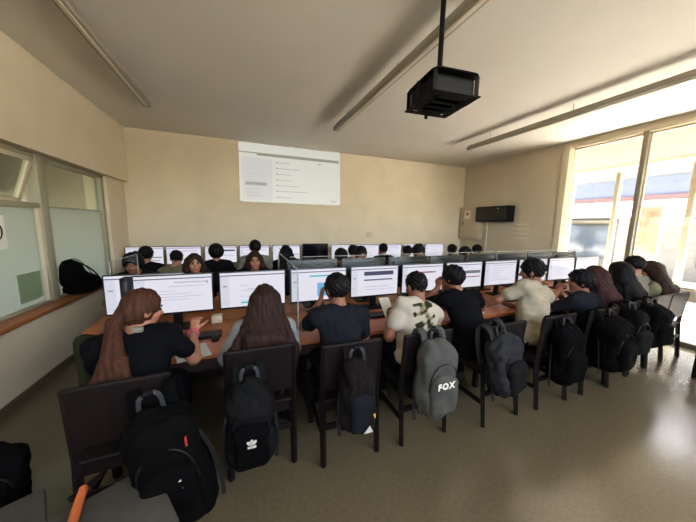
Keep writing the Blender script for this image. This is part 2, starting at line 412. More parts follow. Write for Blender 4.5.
    sh = T.mesh('polo_shirt' if collar else ('hoodie' if hood else 'shirt'), shirt_mats or M[shirt], body, shirt_fn)
    # trousers and shoes
    Q = Field(V(P0[0]-.32, P0[1]-.24, .0), V(P0[0]+.32, P0[1]+.62, P0[2]+.16), vox*1.3)
    Q.ell(P0+V(0, -.02, -.005), (.172*wide*s, .132*s, .115*s), .04)
    for h_, kn, an in ((hipl, knl, anl), (hipr, knr, anr)):
        Q.cap(h_, kn, .094*s, .07*s, .04); Q.cap(kn, an+V(0, 0, .02), .07*s, .056*s, .02)
    Q.plane_cut(lambda x, y, z: z-(P0[2]+.07)); Q.disp(wob(.005, 22, seed+2))
    Q.mesh('trousers', M[trous], body)
    for an in (anl, anr):
        H = Field(an-V(.09, .12, .085), an+V(.09, .24, .07), vox*1.2)
        H.cap(an+V(0, -.035, -.035), an+V(0, .125, -.047), .046, .036, .02); H.cap(an+V(0, -.02, -.02), an+V(0, 0, .02), .046, .048, .02)
        H.plane_cut(lambda x, y, z: .004-z)
        H.mesh('shoe', M['shoe'], body)
    return body
# ------------------------------------------------------------------ room
XL, XR, YB, H = -1.865, 5.628, 5.873, 3.16
Y0 = -1.6
struct('floor', bb(nb(), -2.3, 5.85, Y0-.2, YB+.2, -.12, 0), M['floor'])
struct('ceiling', bb(nb(), -2.3, 5.95, Y0-.2, YB+.2, H, H+.15), M['ceiling'])
struct('wall_back', bb(nb(), -2.3, 5.95, YB, YB+.2, 0, H), M['wall'])
b = nb(); bb(b, -2.3, 5.95, Y0-.2, Y0, 0, 1.7); bb(b, -2.3, 5.95, Y0-.2, Y0, 3.05, H); bb(b, -2.3, -1.2, Y0-.2, Y0, 1.7, 3.05); bb(b, 5.0, 5.95, Y0-.2, Y0, 1.7, 3.05)  # high opening added behind the camera to let in extra sky light
for x in (.35, 1.9, 3.45): bb(b, x-.04, x+.04, Y0-.15, Y0-.05, 1.7, 3.05)
struct('wall_front', b, M['wall'])
b = nb(); bb(b, -2.2, XL, Y0, 5.05, 0, .665); bb(b, -2.2, XL, Y0, YB, 2.25, H); bb(b, -2.2, XL, Y0, 1.2, .665, 2.25)
bb(b, -2.2, -1.93, 5.22, YB, 0, 2.25); struct('wall_left', b, M['lowwall' if 0 else 'wall'])
struct('trim_1', bb(nb(), -2.22, -1.83, 1.2, 5.04, .668, .708), M['sill'], .006, 'brown wooden window ledge on the low wall')
struct('baseboard_left', bb(nb(), XL, XL+.014, Y0, 5.05, 0, .085), M['base'])
struct('baseboard_back', bb(nb(), -1.93, XR, YB-.014, YB, 0, .085), M['base'])
b = nb(); bb(b, XR, XR+.22, 3.45, YB, 0, H); bb(b, XR, XR+.22, Y0, .45, 0, H); bb(b, XR, XR+.22, .45, 3.45, 3.09, H)
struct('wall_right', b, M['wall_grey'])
struct('baseboard_right', bb(nb(), XR-.014, XR, 3.46, YB, 0, .085), M['base'])
# tall window on the right
wr = thing('window_1', (0, 0, 0), 0, 'tall full height window in cream frames beside the seated row', 'window', kind='structure')
b = nb(); bb(b, XR-.03, XR+.12, 3.34, 3.46, .0, 3.1); bb(b, XR-.01, XR+.10, .45, 3.31, 3.03, 3.1); bb(b, XR-.01, XR+.1, .45, .55, 0, 3.03)
obj('frame', b, M['cream'], wr, .006)
b = nb(); bb(b, XR+.0, XR+.1, .55, 3.31, .62, .78); obj('low_rail', b, M['cream'], wr, .006)
b = nb(); bb(b, XR-.0, XR+.1, .55, 3.31, .0, .06); obj('bottom_rail', b, M['mull'], wr, .005)
for y in (2.34, 1.33): obj('mullion', bb(nb(), XR-.02, XR+.1, y-.03, y+.03, 0, 3.05), M['mull'], wr, .005)
for y0, y1 in ((2.37, 3.31), (1.36, 2.31), (.55, 1.3)):
    obj('sash', (lambda b: (bb(b, XR+.04, XR+.08, y0, y0+.018, .78, 3.03), bb(b, XR+.04, XR+.08, y1-.018, y1, .78, 3.03), bb(b, XR+.04, XR+.08, y0, y1, 3.0, 3.03), bb(b, XR+.04, XR+.08, y0, y1, .78, .81), b)[-1])(nb()), M['cream'], wr, .004)
    obj('glass_pane', bb(nb(), XR+.055, XR+.061, y0+.02, y1-.02, .8, 3.01), M['glass'], wr)
    obj('glass_pane', bb(nb(), XR+.055, XR+.061, y0+.0, y1-.0, .06, .62), M['glass'], wr)
# left windows onto the corridor
XW = -2.02
wl = thing('window_2', (0, 0, 0), 0, 'frosted corridor windows above the wooden ledge', 'window', kind='structure')
b = nb(); bb(b, XW-.03, XW+.05, 1.2, 5.22, 2.2, 2.25); bb(b, XW-.03, XW+.05, 1.2, 5.22, .708, .735); bb(b, XW-.03, XW+.05, 5.14, 5.22, .708, 2.25); bb(b, XW-.03, XW+.05, 1.2, 1.28, .708, 2.25)
obj('frame', b, M['greyframe'], wl, .004)
for y in (3.84, 2.5): obj('mullion', bb(nb(), XW-.04, XW+.065, y-.06, y+.06, .708, 2.25), M['greyframe'], wl, .006)
for y0, y1 in ((3.9, 5.14), (2.56, 3.78), (1.28, 2.44)):
    if y0 < 3.8: obj('transom', bb(nb(), XW-.03, XW+.05, y0, y1, 1.70, 1.755), M['greyframe'], wl, .005)
    else: obj('transom', bb(nb(), XW-.01, XW+.012, y0, y1, 1.715, 1.732), M['greyframe'], wl)
    obj('frosted_pane', bb(nb(), XW+.0, XW+.006, y0, y1, .73, 1.715), M['film'], wl)
    if not 2.5 < y0 < 3: obj('clear_pane', bb(nb(), XW+.0, XW+.006, y0, y1, 1.73, 2.21), M['lglass'], wl)
b = nb(); bb(b, XW+.02, XW+.055, 3.735, 3.785, .735, 1.70); obj('side_stile', b, M['cream'], wl, .004)
# hopper sash swung outwards
sash = obj('open_sash', (lambda b: (bb(b, -.02, .02, 2.6, 2.64, -.46, 0), bb(b, -.02, .02, 3.70, 3.75, -.46, 0), bb(b, -.02, .02, 2.6, 3.75, -.04, 0), bb(b, -.02, .02, 2.6, 3.75, -.46, -.42), b)[-1])(nb()), M['cream'], wl, .004)
sash.location = (XW+.05, 0, 2.2); sash.rotation_euler = (0, math.radians(18), 0)
pn = obj('clear_pane', bb(nb(), -.003, .003, 2.63, 3.71, -.43, -.03), M['lglass'], wl); pn.location = sash.location; pn.rotation_euler = sash.rotation_euler
nt_ = obj('window_notice', bb(nb(), XW+.009, XW+.011, 3.0, 3.37, 1.32, 1.62), M['white']); tag(nt_, 'white paper notice with a dark ring taped on the frosted pane', 'notice')
b = nb(); bmesh.ops.create_cone(b, segments=28, radius1=.1, radius2=.1, depth=.002, cap_ends=False)
b.free(); b = nb()
pts = [Vector((0, .085*math.cos(a), .085*math.sin(a))) for a in np.linspace(0, 2*PI, 29)]; tube_path(b, pts, .006, 6)
r_ = obj('ring_mark', b, M['black'], nt_); r_.location = (XW+.013, 3.24, 1.48)
fp = obj('film_patch', bb(nb(), XW+.008, XW+.010, 3.42, 3.73, .78, 1.06), M['film2']); tag(fp, 'pale green film patch on the frosted pane by the mullion', 'film patch')
# corridor beyond the left windows
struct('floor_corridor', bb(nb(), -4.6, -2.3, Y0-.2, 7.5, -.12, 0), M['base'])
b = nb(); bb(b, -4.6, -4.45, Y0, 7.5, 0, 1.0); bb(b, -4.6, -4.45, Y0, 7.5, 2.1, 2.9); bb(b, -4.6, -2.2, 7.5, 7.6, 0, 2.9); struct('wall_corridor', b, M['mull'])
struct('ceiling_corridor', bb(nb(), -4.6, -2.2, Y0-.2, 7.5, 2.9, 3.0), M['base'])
for y in (2.9, 4.6, 6.1):
    q = obj('corridor_post', bb(nb(), -4.45, -4.25, y, y+.3, 0, 2.9), M['wall_grey'], None, .01); tag(q, 'plain post in the corridor behind the frosted windows', 'post', 'corridor posts')

# ------------------------------------------------------------------ outside the tall window
struct('ground_outside', bb(nb(), 5.85, 40, -14, 26, -.16, -.02), M['ground'])
can = thing('walkway_canopy', (5.85, 0, 2.95), 0, 'cream walkway canopy outside the tall window', 'canopy')
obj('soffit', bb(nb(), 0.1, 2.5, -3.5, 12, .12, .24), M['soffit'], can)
obj('fascia', bb(nb(), 2.4, 2.5, -3.5, 12, .05, .12), M['white'], can, .006)
for i, (y, w) in enumerate(((3.80, .045), (2.62, .05), (4.75, .04))):
    c_ = obj('canopy_column', bb(nb(), 8.22, 8.33, y-w, y+w, -.02, 2.92), M['column'], None, .01)
    tag(c_, ('slim cream column outside, second along the canopy edge', 'slim cream column outside, nearest along the canopy edge', 'slim cream column outside, furthest along the canopy edge')[i], 'column', 'canopy columns')
bl = thing('opposite_building', (13, 0, 0), 0, 'pale building across the sunny yard seen through the window', 'building')
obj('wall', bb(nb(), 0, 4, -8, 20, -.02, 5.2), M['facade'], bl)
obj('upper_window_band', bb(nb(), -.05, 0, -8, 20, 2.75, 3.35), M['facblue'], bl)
obj('sign_band', bb(nb(), -.14, 0, -8, 20, 2.0, 2.58), M['white'], bl, .01)
obj('red_fascia', bb(nb(), -.12, 0, -8, 20, 2.6, 2.75), M['facred'], bl, .01)
for y in (2.3, 5.9, 8.2): obj('shop_window', bb(nb(), -.04, 0, y, y+1.5, .45, 1.75), M['fglass'], bl, .01)
for y in (1.9, 5.6, 9.9): obj('pilaster', bb(nb(), -.15, 0, y-.12, y+.12, -.02, 2.6), M['column'], bl, .01)
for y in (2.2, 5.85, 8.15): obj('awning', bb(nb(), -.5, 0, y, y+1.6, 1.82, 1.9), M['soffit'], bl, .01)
ps = obj('yard_poster', bb(nb(), 9.86, 9.9, 3.6, 4.06, .7, 2.2), M['poster'], None, .005); tag(ps, 'tall orange printed panel standing in the sunny yard', 'poster panel')
p_ = bb(nb(), 9.9, 9.96, 3.55, 3.61, -.02, 2.22); bb(p_, 9.9, 9.96, 4.05, 4.1, -.02, 2.22); obj('panel_frame', p_, M['column'], ps)
def shrub(x, y, r, h, label):
    F = Field((x-r*1.4, y-r*1.4, -.05), (x+r*1.4, y+r*1.4, h+.4), .05)
    rs = np.random.RandomState(int(x*10+y))
    for _ in range(16): F.ell((x+rs.uniform(-.6, .6)*r, y+rs.uniform(-.6, .6)*r, h*rs.uniform(.35, .85)), (r*.45,)*3, .1)
    F.cap((x, y, -.02), (x, y, h*.5), .06, .05, .05); F.disp(wob(.04, 14, 3)); o = F.mesh('leafy_shrub', M['leaf']); tag(o, label, 'shrub'); return o
shrub(11.6, 7.4, .7, 1.9, 'leafy shrub in the yard by the far window edge')

# ------------------------------------------------------------------ ceiling lamps
def lamp(x, y0, y1, z, label, w=.085, rz=0.):
    t = thing('light_channel', (x, 0, z), rz, label, 'ceiling lamp', 'unlit fluorescent channels under the ceiling')
    b = nb(); bb(b, -w/2, w/2, y0, y1, .0, .035); bb(b, -w*.3, w*.3, y0+.01, y1-.01, .035, .075); obj('channel', b, M['lamp'], t, .004)
    b = nb(); bb(b, -w*.18, w*.18, y0+.03, y1-.03, -.012, 0.002); obj('cover', b, M['lampw'], t, .003)
    obj('end_cap', bb(nb(), -w/2-.003, w/2+.003, y1-.006, y1+.006, -.01, .055), M['lamp'], t, .002)
    y = y1-.45
    while y > y0+.2:
        obj('hanger', rod(nb(), (0, y, .07), (0, y, H-z), .005, seg=8), M['lamp'], t); y -= 1.25
lamp(-1.13, -.6, 4.4, 3.06, 'long unlit light channel beside the left wall beam'.replace('left ', 'ledge side '))
lamp(1.52, -.6, 4.2, 3.04, 'long unlit light channel running behind the hanging projector', .10, .031)
lamp(3.95, -.6, 4.08, 3.0, 'long unlit light channel nearest the tall window', .10)

# ------------------------------------------------------------------ projector in its ceiling cage
pj = thing('ceiling_projector', (1.255, 1.585, 2.40), math.radians(-5), 'black projector in a ventilated metal cage hanging on a ceiling pole', 'projector')
def rplate(z, w, d, r, t, holes=False):
    b = nb(); vs = []
    for cx, cy, a0 in ((w-r, d-r, 0), (-w+r, d-r, 90), (-w+r, -d+r, 180), (w-r, -d+r, 270)):
        for k in range(5):
            a = math.radians(a0+k*22.5); vs.append(b.verts.new((cx+r*math.cos(a), cy+r*math.sin(a), z)))
    f = b.faces.new(vs); r_ = bmesh.ops.extrude_face_region(b, geom=[f]); bmesh.ops.translate(b, vec=(0, 0, t), verts=[v for v in r_['geom'] if isinstance(v, bmesh.types.BMVert)])
    return b
obj('top_plate', rplate(.125, .165, .185, .05, .006), M['blackm'], pj)
b = nb()
for x0, x1, y0, y1 in ((-.17, .17, -.18, -.145), (-.17, .17, .145, .18), (-.17, -.13, -.15, .15), (.13, .17, -.15, .15), (-.09, .09, -.15, .15)): bb(b, x0, x1, y0, y1, 0, .006)
for y in (-.07, .0, .07): bb(b, -.14, .14, y-.018, y+.018, 0, .006)
obj('bottom_grille', b, M['blackm'], pj)
for x, y in ((-.15, -.16), (.15, -.16), (-.15, .16), (.15, .16), (-.165, 0), (.165, 0)):
    b = nb(); bb(b, x-.014, x+.014, y-.004, y+.004, .006, .125); obj('bracket', b, M['blackm'], pj, .001)
F = Field((-.17, -.17, 0), (.17, .17, .13), .006); F.rbox((0, 0, .062), (.146, .15, .056), .02); o = F.mesh('projector_body', M['black'], pj)
b = nb(); rod(b, (.06, .14, .06), (.06, .17, .06), .032, .03, 20); obj('lens', b, M['off'], pj, smooth='auto')
b = nb(); rod(b, (-.02, 0, .131), (-.02, 0, .76-.012), .017, seg=16); obj('pole', b, M['blackm'], pj, smooth='auto')
b = nb(); rod(b, (-.02, 0, .745), (-.02, 0, .758), .06, seg=20); obj('ceiling_flange', b, M['blackm'], pj, smooth='auto')
b = nb(); rod(b, (.0, .17, -.025), (.0, .17, .01), .012, seg=10); obj('lock_bolt', b, M['blackm'], pj, smooth='auto')
b = nb(); tube_path(b, spline([(.06, -.11, .07), (.13, -.10, .1), (.1, -.03, .118), (.02, 0, .14), (-.002, .018, .25)], 6), .005, 6); obj('cable', b, M['blackm'], pj, smooth=True)

# projected page on the back wall: glowing quads stand in for projector light
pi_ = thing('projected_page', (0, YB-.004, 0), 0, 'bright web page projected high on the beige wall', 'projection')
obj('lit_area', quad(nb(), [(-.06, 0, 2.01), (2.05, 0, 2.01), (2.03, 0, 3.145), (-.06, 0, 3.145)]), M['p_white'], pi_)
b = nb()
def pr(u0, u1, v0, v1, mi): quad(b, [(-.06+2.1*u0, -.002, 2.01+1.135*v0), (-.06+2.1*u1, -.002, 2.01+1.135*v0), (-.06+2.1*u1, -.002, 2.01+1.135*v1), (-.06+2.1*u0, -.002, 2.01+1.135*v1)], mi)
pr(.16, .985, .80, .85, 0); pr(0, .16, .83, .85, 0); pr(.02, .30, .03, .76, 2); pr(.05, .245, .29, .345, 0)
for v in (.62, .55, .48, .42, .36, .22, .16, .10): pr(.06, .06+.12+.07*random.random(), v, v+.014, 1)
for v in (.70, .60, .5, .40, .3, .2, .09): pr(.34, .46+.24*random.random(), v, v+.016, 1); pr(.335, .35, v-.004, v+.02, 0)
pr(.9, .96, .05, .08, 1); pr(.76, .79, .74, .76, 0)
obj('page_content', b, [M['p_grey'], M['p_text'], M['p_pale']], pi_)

# ------------------------------------------------------------------ right wall fittings
cb = thing('metal_cabinet', (XR-.001, 5.49, 1.26), 0, 'beige metal switch cabinet with a red sticker in the room corner', 'cabinet')
obj('body', bb(nb(), -.11, 0, -.34, .34, 0, .83), M['metalgrey'], cb, .006)
obj('door', bb(nb(), -.125, -.11, -.32, .32, .02, .81), M['metalgrey'], cb, .004)
obj('latch', bb(nb(), -.14, -.125, .2, .23, .36, .46), M['mull'], cb, .003)
obj('warning_label', bb(nb(), -.127, -.125, -.02, .17, .53, .74), M['white'], cb)
b = nb(); b.faces.new([b.verts.new(p) for p in ((-.1285, .13, .62), (-.1285, .02, .62), (-.1285, .075, .72))]); obj('red_triangle', b, M['red'], cb)
pp = obj('conduit', rod(nb(), (XR-.02, 5.02, .09), (XR-.02, 5.02, 1.72), .022, seg=12), M['cream'], None, smooth='auto'); tag(pp, 'cream vertical pipe on the wall beside the metal cabinet', 'pipe')
tv = thing('wall_television', (XR, 4.75, 1.71), 0, 'black boxy television hung high on the wall by the cabinet', 'television')
obj('housing', bb(nb(), -.24, -.02, -.44, .44, .0, .36), M['black'], tv, .012)
obj('screen', bb(nb(), -.245, -.238, -.41, .41, .03, .33), M['off'], tv, .003)
obj('wall_bracket', bb(nb(), -.03, 0, -.15, .15, .08, .3), M['blackm'], tv)
obj('status_lamp', bb(nb(), -.247, -.243, -.2, -.17, .29, .31), M['white'], tv)
sk = obj('wall_socket', bb(nb(), 2.73, 2.9, YB-.012, YB, 1.3, 1.42), M['cream'], None, .004); tag(sk, 'small blank cover plate on the beige wall below the projection', 'cover plate')
b = nb()
for i, (z, w) in enumerate(((1.66, .34), (1.56, .42), (1.46, .34), (1.36, .4))): bb(b, XR-.003, XR, 4.15-w/2, 4.15+w/2, z-.012, z+.012)
wn = obj('wall_lettering', b, M['wall']); tag(wn, 'faint worn lettering on the wall between television and window', 'lettering')

# ------------------------------------------------------------------ tables
def table(name, label, x0, x1, y0, y1, front, n=6):
    t = thing(name, (x0, y0, 0), 0, label, 'table')
    w, d = x1-x0, y1-y0
    obj('tabletop', bb(nb(), 0, w, 0, d, .625, .66), M['desk'], t, .005)
    fy = 0.01 if front else d-.03
    obj('edge_rail', bb(nb(), .02, w-.02, fy, fy+.02, .54, .624), M['deskedge'], t)
    obj('modesty_panel', bb(nb(), .06, w-.06, (d-.05 if front else .03), (d-.03 if front else .05), .1, .624), M['deskedge'], t)
    for i in range(n):
        x = .05+(w-.1)*i/(n-1)
        obj('side_panel', bb(nb(), x-.015, x+.015, .05, d-.06, 0.0, .624), M['deskedge'], t)
table('computer_table', 'long brown wooden computer table along the nearest seated row', -.79, 5.36, 2.03, 2.775, True)
table('computer_table', 'brown computer table of the students facing the camera behind the dividers', -1.3, 5.36, 2.785, 3.45, False)
table('side_table', 'small wooden side table under the half hidden monitor at the ledge end', -1.16, -.795, 2.45, 2.778, True, 2)
table('computer_table', 'computer table against the beige wall below the projection', -1.85, 5.0, 5.12, 5.82, True)

# ------------------------------------------------------------------ monitors
UI_M = ['s_side', 's_navy', 's_bar', 's_text', 's_cyan', 's_blue', 's_purple', 's_red', 's_green', 's_grey', 's_white']
UI = {k: i for i, k in enumerate(UI_M)}
def ui(style):
    R = [(0, 1, .905, .935, 's_bar'), (.0, .13, .0, .90, 's_side'), (.035, .10, .60, .63, 's_navy')]
    if style == 0:   # plain text page
        R += [(.5, .93, .80, .825, 's_text'), (.42, .9, .70, .715, 's_text')]+[(.3, .3+.5*random.random()+.1, v, v+.012, 's_text') for v in (.58, .5, .42, .34)]+[(.93, .945, .76, .83, 's_bar')]
    elif style == 1:
        R += [(.3, .78, .09, .14, 's_cyan')]+[(.28, .34+.2*random.random(), v, v+.014, 's_text') for v in (.62, .46, .30)]+[(.4, .66, v, v+.02, 's_text') for v in (.5, .28)]
    elif style == 2:
        R += [(.32, .92, .76, .81, 's_cyan'), (.46, .62, .12, .56, 's_blue'), (.52, .57, .2, .4, 's_navy'), (.68, .9, .4, .42, 's_text')]
    elif style == 3:
        R += [(.26, .90, .70, .84, 's_navy'), (.26, .88, .52, .57, 's_bar'), (.26, .80, .30, .32, 's_text'), (.28, .9, .2, .215, 's_text'), (.02, .1, .28, .3, 's_text')]
    elif style == 4:
        R += [(.40, .76, .68, .735, 's_red'), (.78, .82, .68, .735, 's_bar'), (.3, .5, .5, .515, 's_text'), (.3, .7, .4, .415, 's_text')]
    elif style == 5:
        R += [(.2, .96, .56, .68, 's_grey'), (.2, .96, .40, .44, 's_red'), (.2, .6, .8, .82, 's_text')]
    elif style == 6:
        R += [(.2, .9, .82, .84, 's_text')]+[(.2, .4+.5*random.random(), v, v+.014, 's_text') for v in (.7, .6, .5, .4, .3, .2)]
    elif style == 7:
        R += [(.1, .98, .89, .96, 's_purple'), (.2, .9, .72, .77, 's_purple'), (.15, .5, .5, .53, 's_text')]
    elif style == 8:
        R += [(.2, .65, .78, .83, 's_bar'), (.5, .96, .38, .44, 's_green'), (.62, .9, .2, .24, 's_grey')]
    elif style == 9:
        R += [(.55, .95, .7, .80, 's_navy'), (.3, .9, .42, .46, 's_purple')]
    return R
def monitor(label, loc, rz, style, group, w=.572, h=.322, zs=.152, depth=.04):
    t = thing('monitor', loc, rz, label, 'monitor', group); B = .010
    z0, z1 = zs-B-.008, zs+h+B
    F = None
    b = nb(); bb(b, -w/2-B, w/2+B, .0, .022, z0, z1); obj('panel', b, M['bezel'], t, .004)
    b = nb(); bb(b, -w/2+.05, w/2-.05, .022, depth, z0+.04, z1-.05); obj('back_cover', b, M['rear'], t, .008)
    sc = obj('screen', quad(nb(), [(-w/2, -.0006, zs), (w/2, -.0006, zs), (w/2, -.0006, zs+h), (-w/2, -.0006, zs+h)]), M['s_white'] if style is not None else M['off'], t)
    if style is not None:
        b = nb()
        for u0, u1, v0, v1, k in ui(style): quad(b, [(-w/2+w*u0, -.0014, zs+h*v0), (-w/2+w*u1, -.0014, zs+h*v0), (-w/2+w*u1, -.0014, zs+h*v1), (-w/2+w*u0, -.0014, zs+h*v1)], UI[k])
        obj('page_content', b, [M[k] for k in UI_M], sc)
    b = nb(); bb(b, -.035, .035, depth-.005, depth+.025, .012, zs+h*.55); obj('stand_neck', b, M['black'], t, .006)
    b = nb(); bb(b, -.12, .12, -.05, .13, .0, .012); obj('stand_base', b, M['black'], t, .005)
    return t
TZ = .661
FX = [-.862+.6403*i+.286 for i in range(10)]
fl = ['showing a plain text page in front of the auburn haired girl', 'showing a teal bar in front of the girl with long brown hair', 'showing a blue picture in front of the navy shirt student',
      'showing a thick navy banner beside the raised paper', 'showing a dark red heading in front of the white shirt student', 'showing grey and red bands in front of the black shirt student',
      'showing text lines beside the cream shirt student', 'behind the head of the cream shirt student', 'third from the window end of the near row', 'nearest the window in the near row']
for i, x in enumerate(FX):
    o = monitor('black monitor '+fl[i], (x, 2.628, TZ), 0, [0, 1, 2, 3, 4, 5, 6, 6, 6, 6][i], 'monitors of the near row')
monitor('black monitor half hidden at the ledge end of the near row', (-.81, 2.72, TZ), 0, 8, 'monitors of the near row', w=.56)
pc = thing('mini_computer', (-.932, 2.56, TZ), 0, 'slim black computer case standing between the two monitors at the ledge end', 'computer')
obj('case', bb(nb(), -.0, .055, -.0, .1, 0, .48), M['black'], pc, .006); obj('front_panel', bb(nb(), .006, .049, -.004, 0, .02, .45), M['bezel'], pc, .002)
for i, x in enumerate(FX):
    if i < 2: continue
    monitor('black back of the monitor facing away '+['', '', 'above the navy shirt student', 'above the thick navy banner screen', 'above the dark red heading screen', 'above the grey banded screen', 'over the cream shirt student', 'behind the pale page of the cream shirt student', 'second from the window end', 'last towards the window'][i],
            (x+.02, 3.0, TZ), PI, 6, 'monitors facing away behind the dividers', zs=.195)
BX = [-1.6, -1.02, -.42, .17, .78, 1.38, 2.0, 2.6, 3.2, 3.82, 4.43]
bl_ = ['showing a green bar, first from the ledge', 'with a lilac page behind the olive shirt student', 'with a navy block behind the black bushy hair', 'behind the grey shirt student', 'beside the long sloping black hair', 'switched off and dark below the projection',
       'first to the window side of the dark monitor', 'behind the tall thin dark head', 'behind the two close dark heads', 'fourth to the window side of the dark monitor', 'last by the room corner']
for i, x in enumerate(BX):
    monitor('wall side monitor '+bl_[i], (x, 5.48, TZ), 0, [8, 7, 9, 7, 8, None, 6, 6, 7, 6, 6][i], 'monitors along the beige wall', w=.53, h=.30, zs=.18 if i != 5 else .21)

# acrylic dividers
b = nb()
for i in range(5):
    x0 = .42+i*.96
    t = thing('acrylic_divider', (x0, 2.768, TZ), 0, 'clear acrylic sheet standing between the facing monitors', 'divider', 'acrylic sheets between the facing monitors')
    obj('sheet', bb(nb(), 0.01, .94, -.003, .003, .0, .585), M['acrylic'], t); obj('top_edge', bb(nb(), .01, .94, -.004, .004, .585, .591), M['acryledge'], t)
for lab, x, y0, y1 in (('clear acrylic side screen beside the blue picture monitor', .375, 2.05, 3.3), ('clear acrylic side screen near the ledge end', -1.07, 2.8, 3.42)):
    t = thing('acrylic_divider', (x, y0, TZ), 0, lab, 'divider')
    obj('sheet', bb(nb(), -.003, .003, 0, y1-y0, 0, .58), M['acrylic'], t)
    obj('top_edge', bb(nb(), -.004, .004, 0, y1-y0, .58, .585), M['acryledge'], t)
    obj('end_edge', bb(nb(), -.004, .004, -.004, 0, 0, .585), M['acryledge'], t); obj('end_edge', bb(nb(), -.004, .004, y1-y0, y1-y0+.004, 0, .585), M['acryledge'], t)
b.free()

# keyboards, mice and small items on the near table
def keyboard(label, loc, rz):
    t = thing('keyboard', loc, rz, label, 'keyboard', 'keyboards on the near table')
    obj('keyboard_body', bb(nb(), -.21, .21, -.065, .065, 0, .018), M['black'], t, .005)
    b = nb()
    for r in range(5):
        for c in range(18): box(b, (-.193+c*.0227, -.048+r*.0235, .021), (.018, .018, .006))
    obj('keys', b, M['bezel'], t); return t
mo = None
def mouse(label, loc):
    global mo
    if mo is None:
        F = Field((-.05, -.07, -.01), (.05, .07, .05), .004); F.ell((0, 0, .004), (.031, .055, .032), .01); F.plane_cut(lambda x, y, z: -z+0*x); F.disp(lambda x, y, z: 0*x)
        t = thing('mouse', loc, 0, label, 'mouse', 'mice on the near table'); F.mesh('shell', M['black'], t)
        b = nb(); rod(b, (-.004, .025, .03), (.004, .025, .03), .008, seg=10); obj('wheel', b, M['rear'], t); mo = t
    else:
        t = copy_tree(mo); t.location = loc; t['label'] = label
    return t
who = ['auburn haired girl', 'girl with long brown hair', 'navy shirt student', 'white shirt student holding paper', 'black shirt student', 'cream shirt student', 'black polo student', 'wine haired student', 'long black haired student', 'last students by the window']
for i, x in enumerate(FX):
    keyboard('black keyboard on the table in front of the '+who[i], (x+(.16 if i == 0 else .02), 2.38, TZ), 0)
    mouse('black mouse on the table in front of the '+who[i], (x+(.33 if i < 9 else .1), 2.28 if i < 9 else 2.2, TZ))
bx = obj('small_carton', bb(nb(), -.31, -.22, 2.66, 2.74, TZ, TZ+.07), M['wall'], None, .004); tag(bx, 'small beige carton on the table between the first two large screens', 'carton')
b = nb(); tube_path(b, spline([(-.14, 2.5, TZ+.004), (.0, 2.56, TZ+.02), (.15, 2.52, TZ+.004), (.34, 2.58, TZ+.006)], 6), .004, 6); o = obj('cable', b, M['black'], None, smooth=True); tag(o, 'black cable lying on the table below the teal bar screen', 'cable')
def sheet(label, c, sz, rz, rx=0., ry=0.):
    b = nb(); box(b, (0, 0, 0), (sz[0], sz[1], .0016)); o = obj('paper_sheet', b, M['paper']); o.location = c; o.rotation_euler = (rx, ry, rz); tag(o, label, 'paper'); return o
sheet('white sheet of paper under the arm of the auburn haired girl', (-.38, 2.1, TZ+.001), (.21, .24), .3)
sheet('white sheet of paper beside the elbow of the cream shirt student', (2.3, 2.15, TZ+.001), (.2, .2), .4)
bxw = obj('wooden_box', bb(nb(), 2.42, 2.6, 2.5, 2.62, TZ, TZ+.09), M['sill'], None, .005); tag(bxw, 'small reddish wooden box behind the arm of the black shirt student', 'box')

# ------------------------------------------------------------------ chairs
def make_chair(label, loc, rz):
    t = thing('wooden_chair', loc, rz, label, 'chair', 'dark wooden school chairs')
    for s in (-1, 1):
        b = nb(); rod(b, (s*.195, -.245, 0), (s*.195, -.2, .44), .021, .023, 4); rod(b, (s*.195, -.2, .43), (s*.195, -.235, .835), .022, .019, 4); obj('rear_leg', b, M['chair'], t)
        obj('front_leg', bb(nb(), s*.19-.02, s*.19+.02, .165, .205, 0, .425), M['chair'], t, .004)
        obj('side_rail', bb(nb(), s*.19-.011, s*.19+.011, -.2, .17, .17, .205), M['chair'], t, .003)
    F = Field((-.25, -.25, .38), (.25, .26, .5), .008); F.rbox((0, 0, .436), (.215, .215, .014), .012); F.ell((0, 0, .52), (.3, .3, .075), .02, cut=True); F.mesh('seat', M['chair'], t)
    obj('seat_apron', bb(nb(), -.18, .18, -.2, -.18, .36, .425), M['chair'], t)
    obj('seat_apron', bb(nb(), -.18, .18, .17, .19, .36, .425), M['chair'], t)
    obj('stretcher', bb(nb(), -.18, .18, -.235, -.215, .25, .29), M['chair'], t, .003)
    F = Field((-.24, -.3, .5), (.24, -.14, .9), .008); F.rbox((0, -.222, .68), (.212, .0125, .165), .012, R=np.array(Matrix.Rotation(math.radians(5), 3, 'X'))); F.mesh('backrest', M['chair'], t)
    return t
chair_pos = [(-.6, 1.73, .05, 'nearest the low wall, with the big black backpack'), (.07, 1.87, .0, 'under the girl with long brown hair'), (.64, 1.76, -.02, 'under the navy shirt student'), (1.22, 1.74, .0, 'holding the grey backpack with white block letters'),
             (1.93, 1.68, .03, 'under the black shirt student leaning forward'), (2.56, 1.67, .0, 'under the cream shirt student'), (3.2, 1.66, -.03, 'under the black polo student'), (3.64, 1.7, .0, 'under the wine haired student'),
             (4.1, 1.72, .02, 'under the student with long black hair'), (4.52, 1.75, .0, 'under the dark head behind the hooded student'), (4.93, 1.75, -.02, 'nearest the tall window under the hooded student')]
ch0 = make_chair('dark wooden school chair '+chair_pos[0][3], chair_pos[0][:2]+(0,), chair_pos[0][2])
def place_chair(x, y, rz, label, group=None):
    c = copy_tree(ch0); c.location = (x, y, 0); c.rotation_euler = (0, 0, rz); c['label'] = label
    if group: c['group'] = group
    return c
for x, y, rz, l in chair_pos[1:]: place_chair(x, y, rz, 'dark wooden school chair '+l)
place_chair(4.76, 1.02, .1, 'empty dark wooden school chair standing apart near the window foot')
